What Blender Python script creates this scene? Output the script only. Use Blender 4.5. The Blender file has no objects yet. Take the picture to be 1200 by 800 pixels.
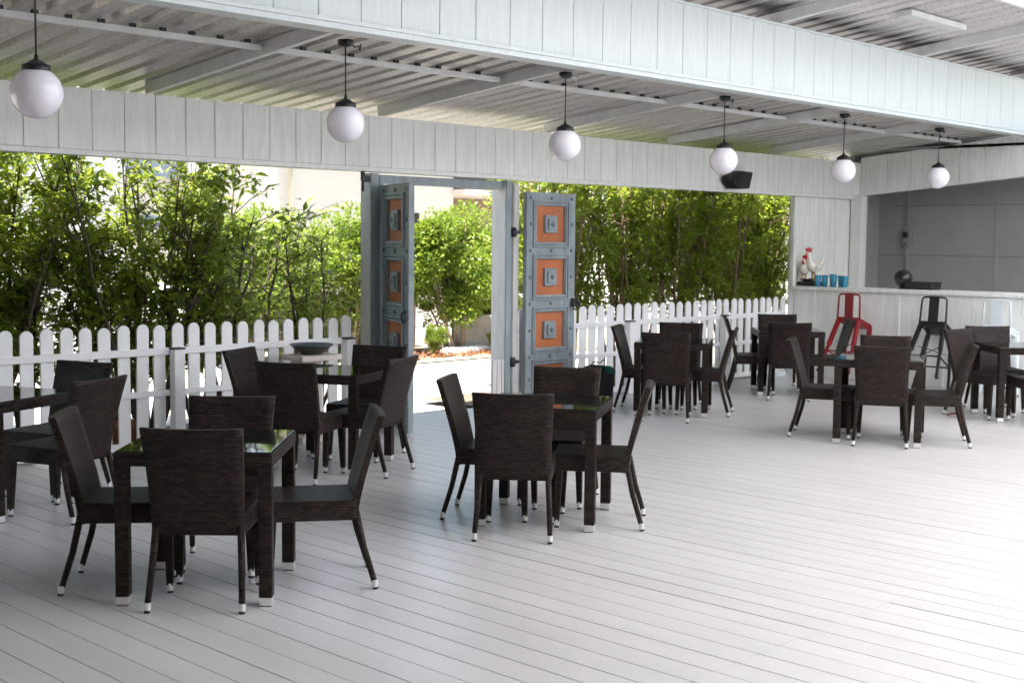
import bpy, bmesh, math, random
from mathutils import Vector, Matrix, noise as mnoise
random.seed(7)
sc = bpy.context.scene
col = sc.collection
R = math.radians

# ------------------------------------------------------------------ materials
def mat(name):
    m = bpy.data.materials.new(name); m.use_nodes = True
    nt = m.node_tree; b = nt.nodes['Principled BSDF']
    return m, nt, b
def N(nt, t, **kw):
    n = nt.nodes.new(t)
    for k, v in kw.items(): setattr(n, k, v)
    return n
def ramp(nt, stops):
    r = N(nt, 'ShaderNodeValToRGB'); e = r.color_ramp.elements
    while len(e) < len(stops): e.new(.5)
    for i, (p, c) in enumerate(stops): e[i].position = p; e[i].color = (*c, 1)
    return r
def simple(name, c, rough=.5, metal=0, spec=.5, var=.0, scale=8, bump=0, stretch=(1, 1, 1), c2=None, bscale=60):
    m, nt, b = mat(name)
    b.inputs['Roughness'].default_value = rough; b.inputs['Metallic'].default_value = metal
    b.inputs['Specular IOR Level'].default_value = spec
    b.inputs['Base Color'].default_value = (*c, 1)
    if var or c2:
        tc = N(nt, 'ShaderNodeTexCoord'); mp = N(nt, 'ShaderNodeMapping'); mp.inputs['Scale'].default_value = stretch
        nt.links.new(tc.outputs['Object'], mp.inputs[0])
        nz = N(nt, 'ShaderNodeTexNoise'); nz.inputs['Scale'].default_value = scale; nz.inputs['Detail'].default_value = 7; nz.inputs['Roughness'].default_value = .65
        nt.links.new(mp.outputs[0], nz.inputs[0])
        lo = c2 if c2 else tuple(x*(1-var) for x in c); hi = c if c2 else tuple(min(1, x*(1+var)) for x in c)
        r = ramp(nt, [(.3, lo), (.68, hi)]); nt.links.new(nz.outputs[0], r.inputs[0]); nt.links.new(r.outputs[0], b.inputs['Base Color'])
        mr = N(nt, 'ShaderNodeMapRange'); mr.inputs[3].default_value = max(.02, rough-.1); mr.inputs[4].default_value = min(1, rough+.12)
        nt.links.new(nz.outputs[0], mr.inputs[0]); nt.links.new(mr.outputs[0], b.inputs['Roughness'])
        if bump:
            n2 = N(nt, 'ShaderNodeTexNoise'); n2.inputs['Scale'].default_value = bscale; n2.inputs['Detail'].default_value = 5
            nt.links.new(mp.outputs[0], n2.inputs[0])
            bp = N(nt, 'ShaderNodeBump'); bp.inputs['Strength'].default_value = bump; bp.inputs['Distance'].default_value = .01
            nt.links.new(n2.outputs[0], bp.inputs['Height']); nt.links.new(bp.outputs[0], b.inputs['Normal'])
    return m

def wicker():
    m, nt, b = mat('brown_woven_wicker')
    uv = N(nt, 'ShaderNodeUVMap')
    br = N(nt, 'ShaderNodeTexBrick'); br.offset = .5
    br.inputs['Scale'].default_value = 1; br.inputs['Brick Width'].default_value = .038; br.inputs['Row Height'].default_value = .0148
    br.inputs['Mortar Size'].default_value = .0027; br.inputs['Mortar Smooth'].default_value = .9; br.inputs['Bias'].default_value = 0
    br.inputs['Color1'].default_value = (.019, .0145, .0125, 1); br.inputs['Color2'].default_value = (.050, .036, .030, 1)
    br.inputs['Mortar'].default_value = (.0035, .003, .003, 1)
    nt.links.new(uv.outputs[0], br.inputs['Vector'])
    nz = N(nt, 'ShaderNodeTexNoise'); nz.inputs['Scale'].default_value = 9; nz.inputs['Detail'].default_value = 3
    mp = N(nt, 'ShaderNodeMapping'); mp.inputs['Scale'].default_value = (.35, 2.6, 1)
    nt.links.new(uv.outputs[0], mp.inputs[0]); nt.links.new(mp.outputs[0], nz.inputs[0])
    r = ramp(nt, [(.3, (.78, .78, .78)), (.75, (1.25, 1.12, 1.06))]); nt.links.new(nz.outputs[0], r.inputs[0])
    mx = N(nt, 'ShaderNodeMix', data_type='RGBA', blend_type='MULTIPLY'); mx.inputs[0].default_value = 1
    nt.links.new(br.outputs['Color'], mx.inputs[6]); nt.links.new(r.outputs[0], mx.inputs[7]); nt.links.new(mx.outputs[2], b.inputs['Base Color'])
    bp = N(nt, 'ShaderNodeBump'); bp.invert = True; bp.inputs['Strength'].default_value = 1; bp.inputs['Distance'].default_value = .006
    nt.links.new(br.outputs['Fac'], bp.inputs['Height']); nt.links.new(bp.outputs[0], b.inputs['Normal'])
    b.inputs['Roughness'].default_value = .45; b.inputs['Specular IOR Level'].default_value = .17
    return m

def deckmat():
    m, nt, b = mat('grey_painted_deck_boards')
    tc = N(nt, 'ShaderNodeTexCoord'); at = N(nt, 'ShaderNodeAttribute', attribute_name='tint')
    nz = N(nt, 'ShaderNodeTexNoise'); nz.inputs['Scale'].default_value = 1.3; nz.inputs['Detail'].default_value = 8; nz.inputs['Roughness'].default_value = .7
    mp = N(nt, 'ShaderNodeMapping'); mp.inputs['Scale'].default_value = (2.2, .5, 1)
    nt.links.new(tc.outputs['Object'], mp.inputs[0]); nt.links.new(mp.outputs[0], nz.inputs[0])
    r = ramp(nt, [(.3, (.475, .46, .458)), (.7, (.55, .532, .53))]); nt.links.new(nz.outputs[0], r.inputs[0])
    mx = N(nt, 'ShaderNodeMix', data_type='RGBA', blend_type='MULTIPLY'); mx.inputs[0].default_value = 1
    nt.links.new(r.outputs[0], mx.inputs[6]); nt.links.new(at.outputs['Color'], mx.inputs[7])
    # scuffs and dust specks
    n3 = N(nt, 'ShaderNodeTexNoise'); n3.inputs['Scale'].default_value = 26; n3.inputs['Detail'].default_value = 2
    nt.links.new(tc.outputs['Object'], n3.inputs[0])
    r3 = ramp(nt, [(.70, (0, 0, 0)), (.76, (.6, .6, .6))]); nt.links.new(n3.outputs[0], r3.inputs[0])
    m2 = N(nt, 'ShaderNodeMix', data_type='RGBA'); nt.links.new(r3.outputs[0], m2.inputs[0])
    nt.links.new(mx.outputs[2], m2.inputs[6]); m2.inputs[7].default_value = (.66, .65, .64, 1)
    nt.links.new(m2.outputs[2], b.inputs['Base Color'])
    mr = N(nt, 'ShaderNodeMapRange'); mr.inputs[3].default_value = .26; mr.inputs[4].default_value = .38
    n4 = N(nt, 'ShaderNodeTexNoise'); n4.inputs['Scale'].default_value = 5; n4.inputs['Detail'].default_value = 6; nt.links.new(tc.outputs['Object'], n4.inputs[0])
    nt.links.new(n4.outputs[0], mr.inputs[0]); nt.links.new(mr.outputs[0], b.inputs['Roughness'])
    mp5 = N(nt, 'ShaderNodeMapping'); mp5.inputs['Scale'].default_value = (40, 3, 1); nt.links.new(tc.outputs['Object'], mp5.inputs[0])
    n5 = N(nt, 'ShaderNodeTexNoise'); n5.inputs['Scale'].default_value = 3; n5.inputs['Detail'].default_value = 4; nt.links.new(mp5.outputs[0], n5.inputs[0])
    bp = N(nt, 'ShaderNodeBump'); bp.inputs['Strength'].default_value = .12; bp.inputs['Distance'].default_value = .004
    nt.links.new(n5.outputs[0], bp.inputs['Height']); nt.links.new(bp.outputs[0], b.inputs['Normal'])
    b.inputs['Specular IOR Level'].default_value = .45
    return m

def leafmat(name, a, bcol, tr, mixf=.42):
    m, nt, b = mat(name)
    at = N(nt, 'ShaderNodeAttribute', attribute_name='tint')
    r = ramp(nt, [(0, a), (1, bcol)]); nt.links.new(at.outputs['Fac'], r.inputs[0]); nt.links.new(r.outputs[0], b.inputs['Base Color'])
    b.inputs['Roughness'].default_value = .38; b.inputs['Specular IOR Level'].default_value = .4
    t = N(nt, 'ShaderNodeBsdfTranslucent'); r2 = ramp(nt, [(0, tuple(x*.75 for x in tr)), (1, tr)])
    nt.links.new(at.outputs['Fac'], r2.inputs[0]); nt.links.new(r2.outputs[0], t.inputs[0])
    mx = N(nt, 'ShaderNodeMixShader'); mx.inputs[0].default_value = mixf
    nt.links.new(b.outputs[0], mx.inputs[1]); nt.links.new(t.outputs[0], mx.inputs[2])
    nt.links.new(mx.outputs[0], nt.nodes['Material Output'].inputs[0])
    return m

def sheetmat(name, c1, c2, metal, rough):  # streaked along the ribs
    m, nt, b = mat(name)
    tc = N(nt, 'ShaderNodeTexCoord'); mp = N(nt, 'ShaderNodeMapping'); mp.inputs['Scale'].default_value = (5, .35, 1)
    nt.links.new(tc.outputs['Object'], mp.inputs[0])
    nz = N(nt, 'ShaderNodeTexNoise'); nz.inputs['Scale'].default_value = 1.6; nz.inputs['Detail'].default_value = 8; nz.inputs['Roughness'].default_value = .7
    nt.links.new(mp.outputs[0], nz.inputs[0])
    r = ramp(nt, [(.33, c1), (.66, c2)]); nt.links.new(nz.outputs[0], r.inputs[0])
    n2 = N(nt, 'ShaderNodeTexNoise'); n2.inputs['Scale'].default_value = 38; n2.inputs['Detail'].default_value = 3; nt.links.new(tc.outputs['Object'], n2.inputs[0])
    r2 = ramp(nt, [(.36, (.84, .82, .80)), (.62, (1.08, 1.07, 1.06))]); nt.links.new(n2.outputs[0], r2.inputs[0])
    mx = N(nt, 'ShaderNodeMix', data_type='RGBA', blend_type='MULTIPLY'); mx.inputs[0].default_value = 1
    nt.links.new(r.outputs[0], mx.inputs[6]); nt.links.new(r2.outputs[0], mx.inputs[7]); nt.links.new(mx.outputs[2], b.inputs['Base Color'])
    b.inputs['Metallic'].default_value = metal; b.inputs['Roughness'].default_value = rough
    return m

M = {}
M['wicker'] = wicker()
M['deck'] = deckmat()
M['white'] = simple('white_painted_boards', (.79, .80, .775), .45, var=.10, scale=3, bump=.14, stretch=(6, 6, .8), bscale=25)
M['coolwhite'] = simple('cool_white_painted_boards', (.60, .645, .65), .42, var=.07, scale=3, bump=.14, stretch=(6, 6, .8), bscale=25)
M['white_steel'] = simple('white_painted_steel', (.62, .63, .625), .4, var=.1, scale=6)
M['fence'] = simple('white_painted_pickets', (.80, .81, .82), .4, var=.04, scale=5, bump=.06)
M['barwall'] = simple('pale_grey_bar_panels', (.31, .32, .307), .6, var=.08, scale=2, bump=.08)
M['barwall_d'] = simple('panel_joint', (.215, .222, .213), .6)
M['silver'] = simple('brushed_aluminium', (.80, .80, .79), .32, metal=.75)
M['rubber'] = simple('black_rubber', (.012, .012, .012), .6)
M['black'] = simple('black_satin_plastic', (.013, .013, .013), .45, var=.2, scale=20)
M['blackmetal'] = simple('black_painted_metal', (.007, .007, .008), .42, var=.3, scale=15)
M['glasstop'] = simple('dark_glass_tabletop', (.006, .010, .009), .035, spec=.62)
M['opal'] = simple('white_opal_glass', (.80, .78, .84), .10, spec=.5)
M['sheet'] = sheetmat('weathered_galvanised_sheet', (.40, .385, .37), (.64, .625, .61), .3, .45)
M['sheet2'] = sheetmat('pale_galvanised_sheet', (.55, .53, .54), (.74, .72, .735), .2, .5)
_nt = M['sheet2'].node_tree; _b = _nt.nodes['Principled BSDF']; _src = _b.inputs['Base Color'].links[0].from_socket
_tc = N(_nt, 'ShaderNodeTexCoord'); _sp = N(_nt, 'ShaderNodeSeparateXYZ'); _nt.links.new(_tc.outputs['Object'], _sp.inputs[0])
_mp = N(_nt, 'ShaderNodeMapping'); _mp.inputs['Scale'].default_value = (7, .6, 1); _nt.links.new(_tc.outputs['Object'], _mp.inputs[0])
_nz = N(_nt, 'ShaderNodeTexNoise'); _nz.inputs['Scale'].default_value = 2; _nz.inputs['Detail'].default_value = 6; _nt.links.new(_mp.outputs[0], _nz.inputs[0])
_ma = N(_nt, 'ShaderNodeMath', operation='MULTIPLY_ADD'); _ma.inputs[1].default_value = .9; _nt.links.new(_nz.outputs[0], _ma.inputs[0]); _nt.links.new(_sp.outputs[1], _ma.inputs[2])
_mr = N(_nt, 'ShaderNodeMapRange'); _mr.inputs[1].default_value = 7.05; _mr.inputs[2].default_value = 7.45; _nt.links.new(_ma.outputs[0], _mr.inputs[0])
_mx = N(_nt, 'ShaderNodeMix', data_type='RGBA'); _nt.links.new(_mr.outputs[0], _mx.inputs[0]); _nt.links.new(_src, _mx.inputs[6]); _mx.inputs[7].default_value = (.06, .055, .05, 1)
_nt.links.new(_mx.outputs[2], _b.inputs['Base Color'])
M['gatewhite'] = simple('dusty_white_gate_paint', (.60, .585, .575), .55, var=.12, scale=5, stretch=(3, 3, .5), bump=.1)
M['gateblue'] = simple('weathered_blue_grey_paint', (.32, .365, .385), .55, c2=(.19, .23, .25), scale=5, stretch=(2, 2, .6), bump=.2)
M['studgrey'] = simple('grey_stud_paint', (.15, .175, .19), .5)
M['orange'] = simple('faded_orange_paint', (.54, .175, .065), .6, c2=(.40, .12, .045), scale=6, bump=.1)
M['iron'] = simple('dark_iron', (.045, .045, .05), .5, metal=.6, var=.3)
M['red'] = simple('red_painted_metal', (.24, .005, .010), .32, spec=.5, var=.12, scale=10)
M['palewhite'] = simple('pale_blue_white_metal', (.66, .73, .77), .3, var=.04)
M['concrete'] = simple('pale_concrete', (.40, .375, .34), .8, var=.1, scale=.8, bump=.15)
M['soil'] = simple('dry_soil', (.16, .115, .08), .9, var=.35, scale=4, bump=.4)
M['sandy'] = simple('sandy_dry_soil', (.33, .26, .19), .9, var=.25, scale=3, bump=.3)
M['wallconc'] = simple('stained_concrete_wall', (.46, .41, .34), .85, c2=(.26, .22, .18), scale=2.2, bump=.2)
M['brownwall'] = simple('brown_rendered_wall', (.22, .15, .12), .85, var=.2, scale=3, bump=.2)
M['cream'] = simple('cream_render', (.66, .585, .50), .8, var=.05, scale=1.5)
M['pinkwhite'] = simple('white_render', (.78, .75, .74), .8, var=.04, scale=1.5)
M['shade'] = simple('grey_blue_shutter', (.30, .34, .42), .5)
M['pipe'] = simple('yellow_cream_pipe', (.66, .54, .33), .5)
M['stone'] = simple('pale_stone', (.52, .47, .43), .8, var=.15, scale=12, bump=.2)
M['darkstone'] = simple('dark_green_glazed_stone', (.05, .06, .055), .35, c2=(.015, .018, .017), scale=25, bump=.25)
M['bark'] = simple('dark_bark', (.075, .055, .042), .85, var=.4, scale=20, stretch=(1, 1, .3), bump=.4)
M['barkred'] = simple('reddish_bark', (.15, .095, .06), .8, var=.35, scale=20, stretch=(1, 1, .3), bump=.3)
M['barkpale'] = simple('pale_bark', (.36, .25, .18), .8, var=.25, scale=18, bump=.3)
M['leaf'] = leafmat('green_leaf', (.06, .11, .016), (.18, .235, .026), (.52, .61, .07))
M['leafdark'] = leafmat('deep_green_leaf', (.065, .13, .018), (.175, .25, .028), (.54, .62, .07), .47)
M['leafsun'] = leafmat('yellow_green_leaf', (.085, .15, .018), (.20, .25, .03), (.42, .54, .06), .33)
M['leafred'] = leafmat('dry_leaf', (.22, .075, .03), (.34, .16, .06), (.3, .12, .04), .25)
M['terracotta'] = simple('terracotta', (.33, .13, .07), .7, var=.15)
M['teal'] = simple('teal_fabric', (.012, .19, .155), .6, var=.1)
M['bagblack'] = simple('black_fabric', (.016, .016, .018), .7, var=.3, scale=30)
M['ceramic'] = simple('white_glazed_ceramic', (.74, .70, .64), .22)
M['comb'] = simple('red_glaze', (.50, .012, .015), .25)
M['beak'] = simple('yellow_glaze', (.6, .33, .06), .3)
M['carwhite'] = simple('white_car_paint', (.76, .77, .79), .2)
M['carblue'] = simple('blue_car_paint', (.02, .09, .42), .2)
M['glassdark'] = simple('dark_window_glass', (.012, .015, .018), .06, spec=.6)
M['board'] = simple('device_grey', (.23, .24, .25), .5)
M['substrate'] = simple('dark_deck_void', (.02, .02, .02), .9)
# blue drinking glass
m, nt, b = mat('blue_drinking_glass'); b.inputs['Base Color'].default_value = (.06, .42, .66, 1); b.inputs['Roughness'].default_value = .06
b.inputs['Transmission Weight'].default_value = .35; M['blueglass'] = m
m, nt, b = mat('smoked_dome_glass'); b.inputs['Base Color'].default_value = (.04, .045, .045, 1); b.inputs['Roughness'].default_value = .04
b.inputs['Transmission Weight'].default_value = .55; M['smoked'] = m
# translucent polycarbonate sheet
m, nt, b = mat('translucent_white_roofing'); b.inputs['Base Color'].default_value = (.8, .8, .8, 1); b.inputs['Roughness'].default_value = .5
t = N(nt, 'ShaderNodeBsdfTranslucent'); t.inputs[0].default_value = (.93, .93, .95, 1)
mx = N(nt, 'ShaderNodeMixShader'); mx.inputs[0].default_value = .85
nt.links.new(b.outputs[0], mx.inputs[1]); nt.links.new(t.outputs[0], mx.inputs[2]); nt.links.new(mx.outputs[0], nt.nodes['Material Output'].inputs[0]); M['poly'] = m

# ------------------------------------------------------------------ mesh builder
class MB:
    def __init__(s): s.bm = bmesh.new(); s.tl = None
    def box(s, c, d, rz=0, mtx=None, bev=0, taper=None):
        T = mtx if mtx is not None else Matrix.Translation(c) @ Matrix.Rotation(rz, 4, 'Z')
        hx, hy, hz = d[0]/2, d[1]/2, d[2]/2
        vs = []
        for z in (-1, 1):
            k = taper if (taper and z < 0) else 1
            for x, y in ((-1, -1), (1, -1), (1, 1), (-1, 1)): vs.append(s.bm.verts.new(T @ Vector((x*hx*k, y*hy*k, z*hz))))
        fs = [s.bm.faces.new([vs[i] for i in q]) for q in ((3, 2, 1, 0), (4, 5, 6, 7), (0, 1, 5, 4), (1, 2, 6, 5), (2, 3, 7, 6), (3, 0, 4, 7))]
        if bev:
            es = list({e for f in fs for e in f.edges})
            bmesh.ops.bevel(s.bm, geom=es, offset=bev, segments=2, affect='EDGES', profile=.6)
        return fs
    def bar(s, a, b, w, h, up=(0, 0, 1), bev=0):
        a, b = Vector(a), Vector(b); d = b-a; L = d.length; z = d/L
        x = Vector(up).cross(z)
        if x.length < 1e-4: x = Vector((1, 0, 0))
        x.normalize(); y = z.cross(x)
        T = Matrix(((x.x, y.x, z.x, 0), (x.y, y.y, z.y, 0), (x.z, y.z, z.z, 0), (0, 0, 0, 1))); T.translation = (a+b)/2
        return s.box((0, 0, 0), (w, h, L), mtx=T, bev=bev)
    def tube(s, pts, rad, seg=8, cap=True):
        pts = [Vector(p) for p in pts]; n = len(pts)
        if not hasattr(rad, '__len__'): rad = [rad]*n
        rings = []; ref = None
        for i, p in enumerate(pts):
            t = (pts[min(i+1, n-1)]-pts[max(i-1, 0)]).normalized()
            if ref is None: ref = t.orthogonal()
            ref = (ref - t*ref.dot(t)).normalized(); bi = t.cross(ref)
            rings.append([s.bm.verts.new(p+(ref*math.cos(2*math.pi*k/seg)+bi*math.sin(2*math.pi*k/seg))*rad[i]) for k in range(seg)])
        for a, b in zip(rings, rings[1:]):
            for k in range(seg):
                f = s.bm.faces.new((a[k], a[(k+1) % seg], b[(k+1) % seg], b[k])); f.smooth = True
        if cap: s.bm.faces.new(rings[0][::-1]); s.bm.faces.new(rings[-1])
    def lathe(s, prof, c=(0, 0, 0), seg=24, smooth=True):
        c = Vector(c); rings = []
        for r, z in prof:
            if r < 1e-6: rings.append([s.bm.verts.new(c+Vector((0, 0, z)))])
            else: rings.append([s.bm.verts.new(c+Vector((r*math.cos(2*math.pi*k/seg), r*math.sin(2*math.pi*k/seg), z))) for k in range(seg)])
        for a, b in zip(rings, rings[1:]):
            for k in range(seg):
                k2 = (k+1) % seg
                if len(a) == 1 and len(b) == 1: continue
                if len(a) == 1: f = s.bm.faces.new((a[0], b[k], b[k2]))
                elif len(b) == 1: f = s.bm.faces.new((a[k2], a[k], b[0]))
                else: f = s.bm.faces.new((a[k2], a[k], b[k], b[k2]))
                f.smooth = smooth
    def prism(s, poly, axis, d0, d1, bev=0):
        # poly in 2D, extruded along axis: 'x' -> (d, u, v), 'y' -> (u, d, v), 'z' -> (u, v, d)
        P = {'x': lambda u, v, d: (d, u, v), 'y': lambda u, v, d: (u, d, v), 'z': lambda u, v, d: (u, v, d)}[axis]
        a = [s.bm.verts.new(P(u, v, d0)) for u, v in poly]; b = [s.bm.verts.new(P(u, v, d1)) for u, v in poly]
        n = len(a); fs = [s.bm.faces.new(a), s.bm.faces.new(b[::-1])]
        for i in range(n): fs.append(s.bm.faces.new((a[i], b[i], b[(i+1) % n], a[(i+1) % n])))
        if bev: bmesh.ops.bevel(s.bm, geom=list({e for f in fs for e in f.edges}), offset=bev, segments=2, affect='EDGES')
    def ball(s, c, r, sc_=(1, 1, 1), seg=16):
        bmesh.ops.create_uvsphere(s.bm, u_segments=seg, v_segments=seg//2+2, radius=r, matrix=Matrix.Translation(c) @ Matrix.Diagonal((*sc_, 1)))
        for f in s.bm.faces: f.smooth = True
    def mesh(s, name, m, uv=False, fixn=True):
        if fixn: bmesh.ops.recalc_face_normals(s.bm, faces=s.bm.faces)
        if uv:
            L = s.bm.loops.layers.uv.new('UVMap')
            for f in s.bm.faces:
                n = f.normal; ax = max(range(3), key=lambda i: abs(n[i]))
                for l in f.loops:
                    p = l.vert.co; l[L].uv = (p.y, p.z) if ax == 0 else ((p.x, p.z) if ax == 1 else (p.x, p.y))
        me = bpy.data.meshes.new(name); s.bm.to_mesh(me); s.bm.free()
        if m: me.materials.append(M[m] if isinstance(m, str) else m)
        return me
    def obj(s, name, m, parent=None, uv=False):
        o = bpy.data.objects.new(name, s.mesh(name, m, uv)); col.objects.link(o)
        if parent: o.parent = parent
        return o
def tag(o, label=None, cat=None, group=None, kind=None):
    if label: o['label'] = label
    if cat: o['category'] = cat
    if group: o['group'] = group
    if kind: o['kind'] = kind
    return o
def empty(name, loc, rz=0, label=None, cat=None, group=None):
    o = bpy.data.objects.new(name, None); o.empty_display_size = .1; col.objects.link(o)
    o.location = loc; o.rotation_euler = (0, 0, rz); return tag(o, label, cat, group)
def copy_tree(o, parent=None):
    c = o.copy(); col.objects.link(c); c.parent = parent
    for ch in list(o.children): copy_tree(ch, c)
    return c

# ------------------------------------------------------------------ camera
cd = bpy.data.cameras.new('camera'); cam = bpy.data.objects.new('camera', cd); col.objects.link(cam)
fw, rt, up = Vector((.71566, .69409, -.07784)), Vector((.69672, -.71728, .00968)), Vector((.04911, .06116, .99692))
cam.matrix_world = Matrix(((rt.x, up.x, -fw.x, 0), (rt.y, up.y, -fw.y, 0), (rt.z, up.z, -fw.z, 1.8), (0, 0, 0, 1)))
cd.sensor_fit = 'HORIZONTAL'; cd.sensor_width = 36; cd.lens = 1524.1/1200*36; cd.clip_end = 500; cd.clip_start = .05
sc.camera = cam
cd.dof.use_dof = True; cd.dof.focus_distance = 8.5; cd.dof.aperture_fstop = 4.5

# ------------------------------------------------------------------ ground, forecourt, deck
g = MB(); v = [g.bm.verts.new(p) for p in ((-150, -150, -.12), (150, -150, -.12), (150, 150, -.12), (-150, 150, -.12))]; g.bm.faces.new(v)
tag(g.obj('ground', 'concrete'), kind='structure')
g = MB()
for x0, x1 in ((-3, 7.75), (10.1, 22)):
    v = [g.bm.verts.new(p) for p in ((x0, 9.96, -.06), (x1, 9.96, -.06), (x1, 11.3, -.06), (x0, 11.3, -.06))]; g.bm.faces.new(v)
tag(g.obj('planting_bed', 'soil'), kind='structure')
g = MB(); v = [g.bm.verts.new(p) for p in ((11, 14.9, -.1), (24, 14.9, -.1), (24, 18.5, -.1), (11, 18.5, -.1))]; g.bm.faces.new(v)
tag(g.obj('garden_soil', 'sandy'), kind='structure')

d = MB(); tl = None
tints = []
W = .1671; x = 2.269-W*26
rows = [(-6.8, -3.66), (-3.66, -.28), (-.28, 3.105), (3.105, 6.485), (6.485, 9.95)]
while x < 19:
    for ri, (y0, y1) in enumerate(rows):
        dx = random.uniform(-.0012, .0012); gy = random.uniform(.0004, .0016)
        fs = d.box((x+W/2+dx, (y0+y1)/2, -.0125+random.uniform(-.0006, .0006)), (W-random.choice((.004, .005, .006, .007)), y1-y0-gy, .025), bev=.0015)
        tints.append(random.uniform(.965, 1.02))
    x += W
nper = len(d.bm.faces)//len(tints)
me_o = d.obj('deck', 'deck'); tag(me_o, kind='structure')
ca = me_o.data.color_attributes.new('tint', 'FLOAT_COLOR', 'CORNER')
vals = []
for p in me_o.data.polygons:
    t = tints[min(p.index//nper, len(tints)-1)]
    for _ in p.loop_indices: vals += [t, t, t, 1]
ca.data.foreach_set('color', vals)
g = MB(); g.box((7, 1.6, -.05), (26.5, 16.6, .04)); tag(g.obj('deck_base', 'substrate'), kind='structure')

# ------------------------------------------------------------------ boarded beams
def boards(mb, face, along0, along1, z0f, z1f, step, gap, t, off=0):
    """vertical boards; face='y': plane at y=t[0]..t[1] running along x; 'x': plane at x running along y"""
    a = along0+off
    if off > 0: a -= step
    while a < along1:
        p0, p1 = max(a, along0)+gap/2, min(a+step, along1)-gap/2
        if p1-p0 > .01:
            za, zb = (z0f(p0), z1f(p0)), (z0f(p1), z1f(p1))
            if face == 'y':
                vv = [(p0, t[0], za[0]), (p1, t[0], zb[0]), (p1, t[0], zb[1]), (p0, t[0], za[1])]
                ww = [(u, t[1], w) for u, _, w in vv]
            else:
                vv = [(t[0], p0, za[0]), (t[0], p1, zb[0]), (t[0], p1, zb[1]), (t[0], p0, za[1])]
                ww = [(t[1], u, w) for _, u, w in vv]
            A = [mb.bm.verts.new(q) for q in vv]; B = [mb.bm.verts.new(q) for q in ww]
            fs = [mb.bm.faces.new(A), mb.bm.faces.new(B[::-1])]+[mb.bm.faces.new((A[i], B[i], B[(i+1) % 4], A[(i+1) % 4])) for i in range(4)]
            bmesh.ops.bevel(mb.bm, geom=list({e for f in fs for e in f.edges}), offset=.003, segments=1, affect='EDGES')
        a += step
C_ = lambda v: (lambda p: v)
bb = empty('boarded_beam', (7, 9.62, 2.43), label='long white boarded beam above the picket fence and gate', cat='beam')
def world_child(mb, name, m, parent, uv=False):
    o = mb.obj(name, m, parent, uv); o.matrix_parent_inverse = Matrix.Translation(parent.location).inverted(); return o
# parents here carry only a translation, so the inverse below keeps world coordinates
k = MB(); boards(k, 'y', -2, 17.28, C_(2.475), C_(2.955), .2822, .0045, (9.622, 9.64), off=.075); world_child(k, 'cladding', 'white', bb)
k = MB(); k.box((7.64, 9.695, 2.70), (19.28, .105, .50)); world_child(k, 'core', 'white', bb)
k = MB(); k.box((7.64, 9.69, 2.452), (19.30, .15, .042), bev=.004); world_child(k, 'bottom_trim', 'white', bb)
fb = empty('boarded_beam', (7, 7.0, 3.19), label='high white boarded beam nearest the camera, just in front of the globe lamps', cat='beam')
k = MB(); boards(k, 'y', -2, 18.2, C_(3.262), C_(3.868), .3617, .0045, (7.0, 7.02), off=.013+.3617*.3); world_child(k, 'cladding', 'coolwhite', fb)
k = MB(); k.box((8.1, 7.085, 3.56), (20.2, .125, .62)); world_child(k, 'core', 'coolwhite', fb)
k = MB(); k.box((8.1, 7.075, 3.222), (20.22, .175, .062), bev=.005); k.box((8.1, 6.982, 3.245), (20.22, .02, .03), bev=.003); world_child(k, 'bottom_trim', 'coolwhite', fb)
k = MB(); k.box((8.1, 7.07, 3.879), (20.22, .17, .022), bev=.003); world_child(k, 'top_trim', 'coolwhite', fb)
sb = empty('boarded_beam', (17.15, 7, 2.48), label='sloping white boarded beam over the bar opening at the right', cat='beam')
zb = lambda y: 2.487+.0905*(9.63-y); zt = lambda y: 3.03+.09*(9.63-y)
k = MB(); boards(k, 'x', 2, 9.615, lambda y: zb(y)+.03, zt, .36, .006, (17.15, 17.17)); world_child(k, 'cladding', 'white', sb)
k = MB(); k.bar((17.215, 2, zb(2)+.27), (17.215, 9.61, zb(9.61)+.27), .085, .50); world_child(k, 'core', 'white', sb)
k = MB(); k.bar((17.205, 2, zb(2)+.012), (17.205, 9.61, zb(9.61)+.012), .13, .036); world_child(k, 'bottom_trim', 'white', sb)

# ------------------------------------------------------------------ corrugated roofs
def corrugated(mb, x0, x1, ys, zf, pitch=.231, h=.045, flip=1, th=.0):
    prof = []; x = x0
    while x < x1:
        prof += [(x, 0), (x+pitch*.60, 0), (x+pitch*.70, h), (x+pitch*.90, h)]; x += pitch
    rows_ = []
    for y in ys: rows_.append([mb.bm.verts.new((px, y, zf(y)+pz)) for px, pz in prof])
    for a, b in zip(rows_, rows_[1:]):
        for i in range(len(a)-1): mb.bm.faces.new((a[i], a[i+1], b[i+1], b[i]))
zr = lambda y: 3.082+.1*(9.65-y)
br_ = empty('corrugated_roof', (7, 8.6, 3.2), label='lower corrugated metal roof behind the near beam, carrying the globe lamps', cat='roof')
k = MB(); corrugated(k, -2, 18.0, (7.17, 7.6, 8.2, 9, 9.65, 10.3), zr); o = world_child(k, 'corrugated_sheet', 'sheet', br_)
RX = [.98, 3.32, 5.67, 8.16, 10.52, 12.73, 14.98]
for xr in RX:
    k = MB(); za = zr(7.16); zb2 = zr(9.75)
    k.bar((xr+.03, 7.16, za-.053), (xr+.03, 9.75, zb2-.053), .055, .098, bev=.004)
    world_child(k, 'rafter', 'white_steel', br_)
PX_ = [-.9]+RX+[17.1]
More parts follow.
